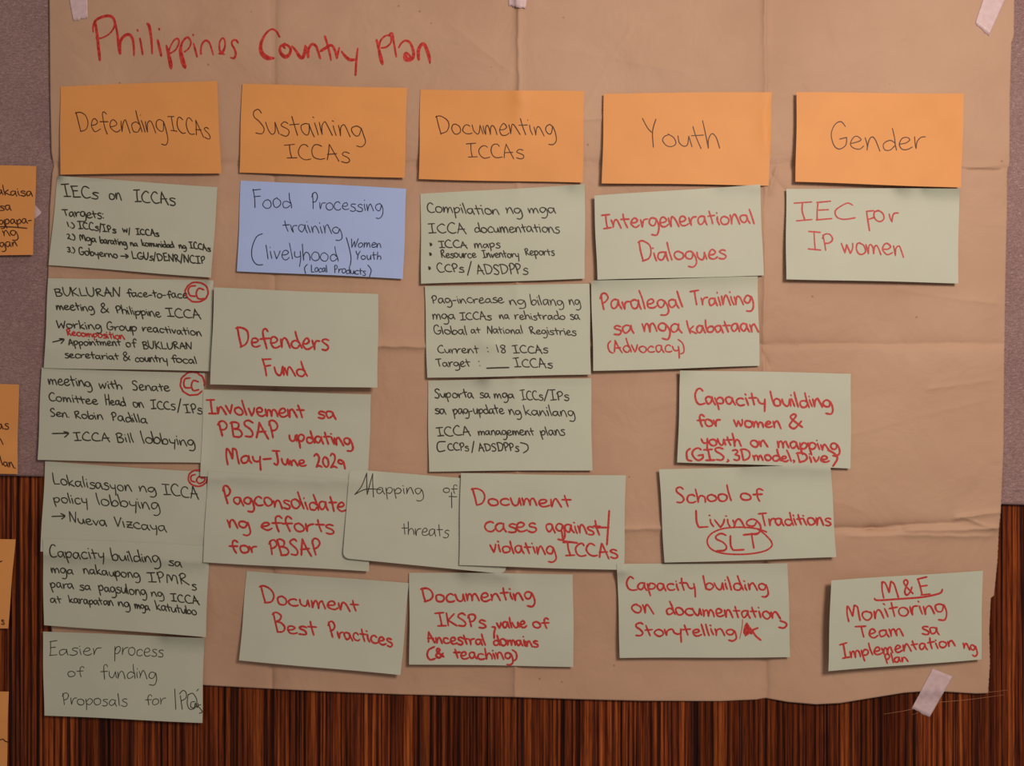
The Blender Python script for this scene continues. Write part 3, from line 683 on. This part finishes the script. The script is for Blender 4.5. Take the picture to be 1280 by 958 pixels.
o, z = card('green', [(260, 589.4), (465, 601), (461, 714.6), (253.8, 703)], (0, 0, 2, 3), 'green card in red marker reading Pagconsolidate ng efforts for PBSAP', GG)
p = Pen(2.7, (245, 580, 5.333), 33).word('Pagconsolidate', 180, 265, 1003, 322, 60, 1.2).word('ng', 208, 425, 362, 432, 60).word('efforts', 428, 440, 922, 462, 58, .9).word('for', 218, 590, 412, 596, 52, .9).word('PBSAP', 475, 604, 842, 614, 64, 1)
ink('handwriting', p, z, M['red'], o)

o, z = card('green', [(437, 586.6), (640, 603), (632, 718), (428.4, 698)], (1, 0, 1, 5), 'green card with rounded corners and thin black writing, Mapping of threats', GG, rounded=8)
p = Pen(1.15, (420, 580, 5.333), 34).raw([(205, 62), (170, 150), (125, 205), (125, 205), (200, 170), (300, 172)]).raw([(205, 62), (205, 120), (208, 205), (208, 205), (225, 140), (245, 65), (245, 65), (245, 130), (250, 222)])
p.word('apping', 270, 200, 582, 205, 44, 1, 0).word('of', 715, 192, 806, 196, 36, 1, -.05).raw([(752, 218), (805, 220)]).raw([(770, 190), (772, 295)]).word('threats', 438, 470, 752, 488, 50, 1.0, -.05)
ink('handwriting', p, z, M['black'], o)

o, z = card('green', [(576, 592), (782, 594.7), (780, 713), (574, 707)], (1, .5, 2, 3), 'green card in red marker reading Document cases against violating ICCAs', GG)
p = Pen(2.6, (565, 585, 5.689), 35).word('Document', 143, 264, 848, 276, 58, 1.2).word('cases', 228, 455, 604, 455, 68).word('against', 666, 452, 1066, 474, 62, .95)
p.raw([(1118, 305), (1112, 400), (1102, 548)]).raw([(1020, 425), (1115, 425)]).raw([(780, 450), (792, 522), (792, 522), (892, 535)])
p.word('violating', 268, 602, 738, 616, 56, 1).word('ICCAs', 795, 622, 1182, 640, 58)
ink('handwriting', p, z, M['red'], o)

o, z = card('green', [(308.5, 714), (511, 729.3), (500.8, 844.3), (299, 825.8)], (0, .5, 5, 4), 'green card in red marker reading Document Best Practices', GG)
p = Pen(2.6, (290, 700, 5.565), 36).word('Document', 200, 298, 888, 362, 56, 1.2).word('Best', 285, 502, 592, 526, 64, 1.2).word('Practices', 670, 538, 1118, 600, 56, 1.2)
ink('handwriting', p, z, M['red'], o)

o, z = card('green', [(511.7, 716), (716.2, 718), (717, 833.8), (511.7, 830.8)], (1, .5, 2.5, 3), 'green card in red marker reading Documenting IKSPs', GG)
p = Pen(2.7, (500, 705, 5.565), 37).word('Documenting', 146, 265, 938, 250, 56, 1.15).word('IKSPs', 248, 432, 600, 442, 52, 1.1).raw([(640, 440), (662, 445), (655, 480), (655, 520)]).word('value', 670, 452, 882, 442, 46, .9).word('of', 920, 442, 1042, 446, 42, .9)
p.word('Ancestral', 185, 548, 598, 568, 44, 1).word('domains', 640, 566, 962, 576, 46).raw([(240, 578), (200, 600), (190, 640), (210, 668), (245, 660)]).word('&', 245, 655, 312, 655, 46, 1, width=3.2).word('teaching)', 368, 658, 820, 668, 46, .9)
ink('handwriting', p, z, M['red'], o)

o, z = card('green', [(525.7, 242.7), (731, 230.5), (731, 348.6), (526.6, 355)], (0, 0, 3, 3), 'green card in black pen with three bullet points under ICCA documentations', GG)
p = Pen(1.6, (520, 225, 5.818), 38).word('Compilation', 73, 236, 608, 250, 44, 1).word('ng', 652, 243, 772, 246, 42).word('mga', 815, 238, 1018, 242, 42).word('ICCA', 83, 382, 367, 386, 46).word('documentations', 415, 382, 1045, 380, 44, .95)
for bx, by in ((108, 467), (105, 538), (98, 640)): p.raw([(bx-5, by-6), (bx+4, by+2), (bx, by+10), (bx-3, by)], 2.6)
p.word('ICCA', 160, 490, 378, 496, 32).word('maps', 420, 496, 614, 490, 36).word('Resource', 175, 564, 440, 566, 32, 1).word('Inventory', 478, 562, 752, 565, 32, 1).word('Reports', 788, 546, 1008, 548, 32, 1)
p.word('CCPs', 148, 668, 352, 672, 38).raw([(402, 592), (375, 694)]).word('ADSDPPs', 435, 684, 818, 684, 44)
ink('handwriting', p, z, M['black'], o)

o, z = card('green', [(531, 357.8), (736.8, 355), (738.5, 468.6), (534, 472.4)], (0, .5, 3.5, 3), 'green card in black pen with Current 18 ICCAs and a blank Target line', GG)
p = Pen(1.55, (525, 350, 5.818), 39).word('Pag-increase', 80, 170, 612, 166, 38, .95).word('ng', 645, 180, 768, 180, 40).word('bilang', 795, 180, 1046, 186, 42).word('ng', 1080, 178, 1168, 184, 38)
p.word('mga', 88, 285, 258, 286, 38).word('ICCAs', 286, 290, 522, 288, 34).word('na', 575, 283, 652, 283, 33).word('rehistrado', 685, 286, 1058, 290, 35, .9).word('sa', 1090, 287, 1163, 287, 34).word('Global', 95, 392, 346, 400, 36, 1.1).word('at', 368, 388, 440, 388, 32).word('National', 482, 390, 750, 390, 34, 1.1).word('Registries', 793, 392, 1138, 404, 34, 1.05)
p.word('Current', 122, 532, 428, 532, 34, 1.1).word(':', 482, 525, 502, 525, 36).word('18', 550, 530, 635, 530, 36).word('ICCAs', 673, 534, 934, 530, 34).word('Target', 110, 628, 368, 632, 36, .95).word(':', 418, 625, 448, 625, 36).raw([(485, 643), (560, 640), (648, 638)], 1.9).word('ICCAs', 678, 634, 968, 638, 40)
ink('handwriting', p, z, M['black'], o)

o, z = card('green', [(534.8, 475.7), (738.7, 472.7), (740.2, 588), (536.2, 589.6)], (0, 0, 3, 2), 'green card in black pen beginning Suporta sa mga', GG)
p = Pen(1.65, (525, 465, 5.818), 40).word('Suporta', 100, 190, 392, 188, 38).word('sa', 433, 187, 510, 187, 36).word('mga', 535, 190, 687, 192, 36).word('ICCs', 728, 204, 898, 204, 42).raw([(932, 128), (905, 212)]).word('IPs', 940, 206, 1086, 208, 42)
p.word('sa', 105, 305, 190, 305, 38).word('pag-update', 238, 308, 612, 305, 40, .9).word('ng', 645, 310, 738, 314, 40).word('kanilang', 755, 314, 1128, 324, 42, 1).word('ICCA', 115, 466, 372, 464, 42).word('management', 420, 460, 832, 460, 36, .9).word('plans', 875, 462, 1058, 460, 40)
p.raw([(185, 508), (135, 512), (124, 550), (140, 580), (182, 572)]).word('CCPs', 195, 570, 358, 574, 34).raw([(392, 505), (378, 588)]).word('ADSDPPs', 420, 576, 722, 576, 36).raw([(730, 515), (778, 530), (785, 565), (752, 590)])
ink('handwriting', p, z, M['black'], o)

o, z = card('green', [(742.7, 244.8), (950, 230.8), (954.6, 344.5), (746.7, 350)], (4, 1, 2, 5), 'green card in red marker reading Intergenerational Dialogues', GG)
p = Pen(2.5, (735, 225, 5.565), 41).word('Intergenerational', 90, 338, 1160, 300, 66, .95).word('Dialogues', 350, 568, 968, 545, 64, 1.25)
ink('handwriting', p, z, M['red'], o)

o, z = card('green', [(739, 351), (947, 345.8), (949.6, 457.7), (741.7, 464)], (3, 1, 2, 5), 'green card in red marker reading Paralegal Training', GG, dent=(846, 355))
p = Pen(2.6, (730, 340, 5.565), 42).word('Paralegal', 105, 262, 692, 244, 66, 1.15).word('Training', 732, 236, 1178, 222, 62, 1.1).word('sa', 198, 432, 348, 425, 64).word('mga', 403, 418, 682, 420, 60).word('kabataan', 716, 428, 1215, 412, 56, 1.05)
p.word('(Advocacy)', 162, 560, 704, 560, 52, .98, width=2.2)
ink('handwriting', p, z, M['red'], o)

o, z = card('green', [(850.4, 463), (1063.7, 467.2), (1063.4, 585.6), (846.8, 578)], (3, 1, 2.5, 5), 'green card in red marker about capacity building for women and youth', GG)
p = Pen(2.8, (840, 455, 5.565), 43).word('Capacity', 145, 278, 658, 292, 56, 1.2).word('building', 690, 295, 1118, 302, 56, 1.1).word('for', 165, 434, 342, 432, 50, .95).word('women', 425, 436, 762, 446, 48).word('&', 806, 448, 916, 448, 66)
p.word('youth', 200, 566, 482, 572, 48, .95).word('on', 545, 576, 667, 574, 48).word('mapping', 730, 586, 1165, 602, 50).word('(GIS,', 90, 668, 402, 668, 50).word('3D', 420, 672, 552, 672, 50).word('model,', 562, 674, 858, 678, 42, 1.1).word('Dive', 868, 686, 1095, 682, 44, .9)
p.raw([(1085, 600), (1130, 625), (1150, 660), (1120, 712)])
ink('handwriting', p, z, M['red'], o)

o, z = card('green', [(771.3, 705.4), (984.6, 704.5), (987.8, 821.8), (774.9, 823)], (2.5, 0, 2, 3.5), 'green card in red marker reading Storytelling with a scribbled out blot', GG)
p = Pen(2.6, (765, 700, 5.565), 44).word('Capacity', 95, 212, 585, 214, 52, 1.15).word('building', 635, 206, 1088, 216, 54, 1.15).word('on', 133, 362, 292, 372, 64).word('documentation', 365, 380, 1172, 412, 54, 1.05).raw([(1170, 425), (1205, 438), (1215, 455), (1195, 475), (1160, 470)])
p.word('Storytelling', 150, 530, 864, 526, 48, 1.15).raw([(908, 415, .4), (905, 470, .4), (888, 550, .3)])
p.raw([(938, 448, .6), (938, 480, 1), (934, 510, 1), (930, 525, .5)], 8).raw([(955, 470, .6), (962, 500, 1), (972, 515, .5)], 6)
p.raw([(1015, 475), (975, 490), (975, 490), (1000, 530), (1035, 560)])
ink('handwriting', p, z, M['red'], o)

o, z = card('green', [(824, 587.2), (1038, 580.6), (1045.3, 697), (830.6, 703.8)], (4, 1, 3, 2.5), 'green card in red marker with SLT circled', GG)
p = Pen(2.6, (815, 575, 5.333), 45).word('School', 145, 286, 538, 276, 54, 1.2).word('of', 583, 268, 738, 268, 52, 1).word('Living', 283, 452, 722, 446, 58, 1.25).word('Traditions', 708, 442, 1195, 432, 50, 1.05).word('SLT', 412, 612, 724, 592, 64, 1.05)
p.raw([(765, 482), (700, 460), (600, 450), (480, 458), (400, 490), (368, 540), (395, 595), (480, 625), (620, 630), (740, 612), (795, 580), (795, 545), (750, 495), (705, 462)], 2.1)
ink('handwriting', p, z, M['red'], o)

o, z = card('green', [(982.7, 235.9), (1199, 235.7), (1197.5, 354.3), (982.7, 349)], (2, 0, 4, 5), 'green card in red marker reading IEC for IP women', GG)
p = Pen(2.1, (970, 225, 5.12), 46).word('IEC', 120, 262, 505, 252, 72, 1, 0).word('F', 570, 322, 640, 318, 74).word('o', 620, 272, 697, 270, 76).word('r', 722, 268, 792, 264, 58).word('IP', 205, 438, 378, 462, 66, 1, 0).word('women', 412, 462, 822, 490, 76)
ink('handwriting', p, z, M['red'], o)

o, z = card('green', [(1038.8, 726), (1228.3, 713.6), (1226.6, 824.6), (1035.2, 839.4)], (8, 1.5, 4, 8), 'green card in red marker headed M&E underlined, alone at the lower right', GG)
p = Pen(2.5, (1020, 700, 4.791), 47).word('M', 382, 228, 500, 226, 62, 1.08).word('&', 522, 216, 588, 214, 70).word('E', 608, 214, 692, 210, 62, 1.02).raw([(350, 232), (372, 243), (500, 235), (630, 225), (720, 208), (750, 195), (757, 178)])
p.word('Monitoring', 172, 368, 782, 312, 54, 1.25).word('Team', 240, 468, 528, 458, 50, .85).word('sa', 630, 442, 740, 452, 46).word('Implementation', 145, 592, 838, 516, 42, 1.15).word('ng', 880, 532, 964, 550, 38).word('Plan', 410, 622, 552, 608, 32, 1)
ink('handwriting', p, z, M['red'], o)

# ------------------------------------------------------------------ pieces of tape
def tape(c, label, extra=0.0, torn=(0, 1)):
    nu, nv = 17, 13
    u, v = np.meshgrid(np.linspace(0, 1, nu), np.linspace(0, 1, nv))
    px = (1-u)*(1-v)*c[0][0]+u*(1-v)*c[1][0]+u*v*c[2][0]+(1-u)*v*c[3][0]
    py = (1-u)*(1-v)*c[0][1]+u*(1-v)*c[1][1]+u*v*c[2][1]+(1-u)*v*c[3][1]
    rs = np.random.RandomState(int(c[0][0]))
    py = py+np.where(v > .99, 1, 0)*np.tile(rs.uniform(-1.1, 1.1, nu), (nv, 1))
    d = sampleH(px, py, 3)+0.5+extra
    for _ in range(6):
        p = np.pad(d, 1, mode='edge'); b = (p[:-2, 1:-1]+p[2:, 1:-1]+p[1:-1, :-2]+p[1:-1, 2:])/4
        d = np.maximum(sampleH(px, py, 3)+0.5+extra, .5*d+.5*b)
    N = nu*nv; ii = np.arange(N).reshape(nv, nu)
    vs = [P(a, b_, z_) for a, b_, z_ in zip(px.ravel().tolist(), py.ravel().tolist(), d.ravel().tolist())]
    q = np.stack([ii[:-1, :-1], ii[1:, :-1], ii[1:, 1:], ii[:-1, 1:]], -1).reshape(-1, 4)
    cx = sum(p[0] for p in c)/4; cy = max(p[1] for p in c)
    o = link_mesh('tape_strip', vs, q.tolist(), M['tape'], P(cx, cy, float(d.mean())))
    so = o.modifiers.new('thickness', 'SOLIDIFY'); so.thickness = 0.00015; so.offset = 1
    tag(o, label, 'tape', 'strips of masking tape'); return o
GT = 0
tape([(82, -26), (109, -26), (109.5, 22), (91.5, 26)], 'pinkish strip of tape holding the top left of the brown paper')
tape([(634, -34), (664, -34), (657, 11), (636, 7)], 'short strip of tape at the top middle above the crease')
tape([(1236, -22), (1268, -26), (1236, 45), (1219, 29)], 'slanting strip of tape at the top right of the brown paper')
tape([(1166, 836), (1191, 846), (1162, 897), (1139.5, 886)], 'slanting strip of tape joining the lower brown paper edge to the wood')
# torn tip showing from behind the orange card
tip = [P(44, 256, 8.6), P(51.5, 265, 8.9), P(51, 267, 8.9), P(44.5, 273, 8.6), P(30, 272, 8.5), P(30, 257, 8.5)]
tb = [(a, b+0.0002, c_) for a, b, c_ in tip]
o = link_mesh('tape_strip', tip+tb, [(5, 4, 3, 2, 1, 0), (6, 7, 8, 9, 10, 11)]+[(i, (i+1) % 6, 6+(i+1) % 6, 6+i) for i in range(6)], M['tape'], P(48, 273, 8.5), smooth=False)
tag(o, 'small pointed tip of tape behind the upper left orange card', 'tape', 'strips of masking tape')
# pale scratches in the veneer near the lower right tape
s = Pen(0.5, (640, 800, 2.0), 60)
s.raw([(930, 186, .6), (990, 176), (1040, 160), (1140, 150), (1230, 138, .6)]).raw([(1150, 128, .6), (1180, 132), (1240, 126, .5)]).raw([(1000, 188, .5), (1030, 178, .6)])
ink('scratch', s, lambda x, y: np.zeros_like(x), M['scratch'], wall, lift=0.05)
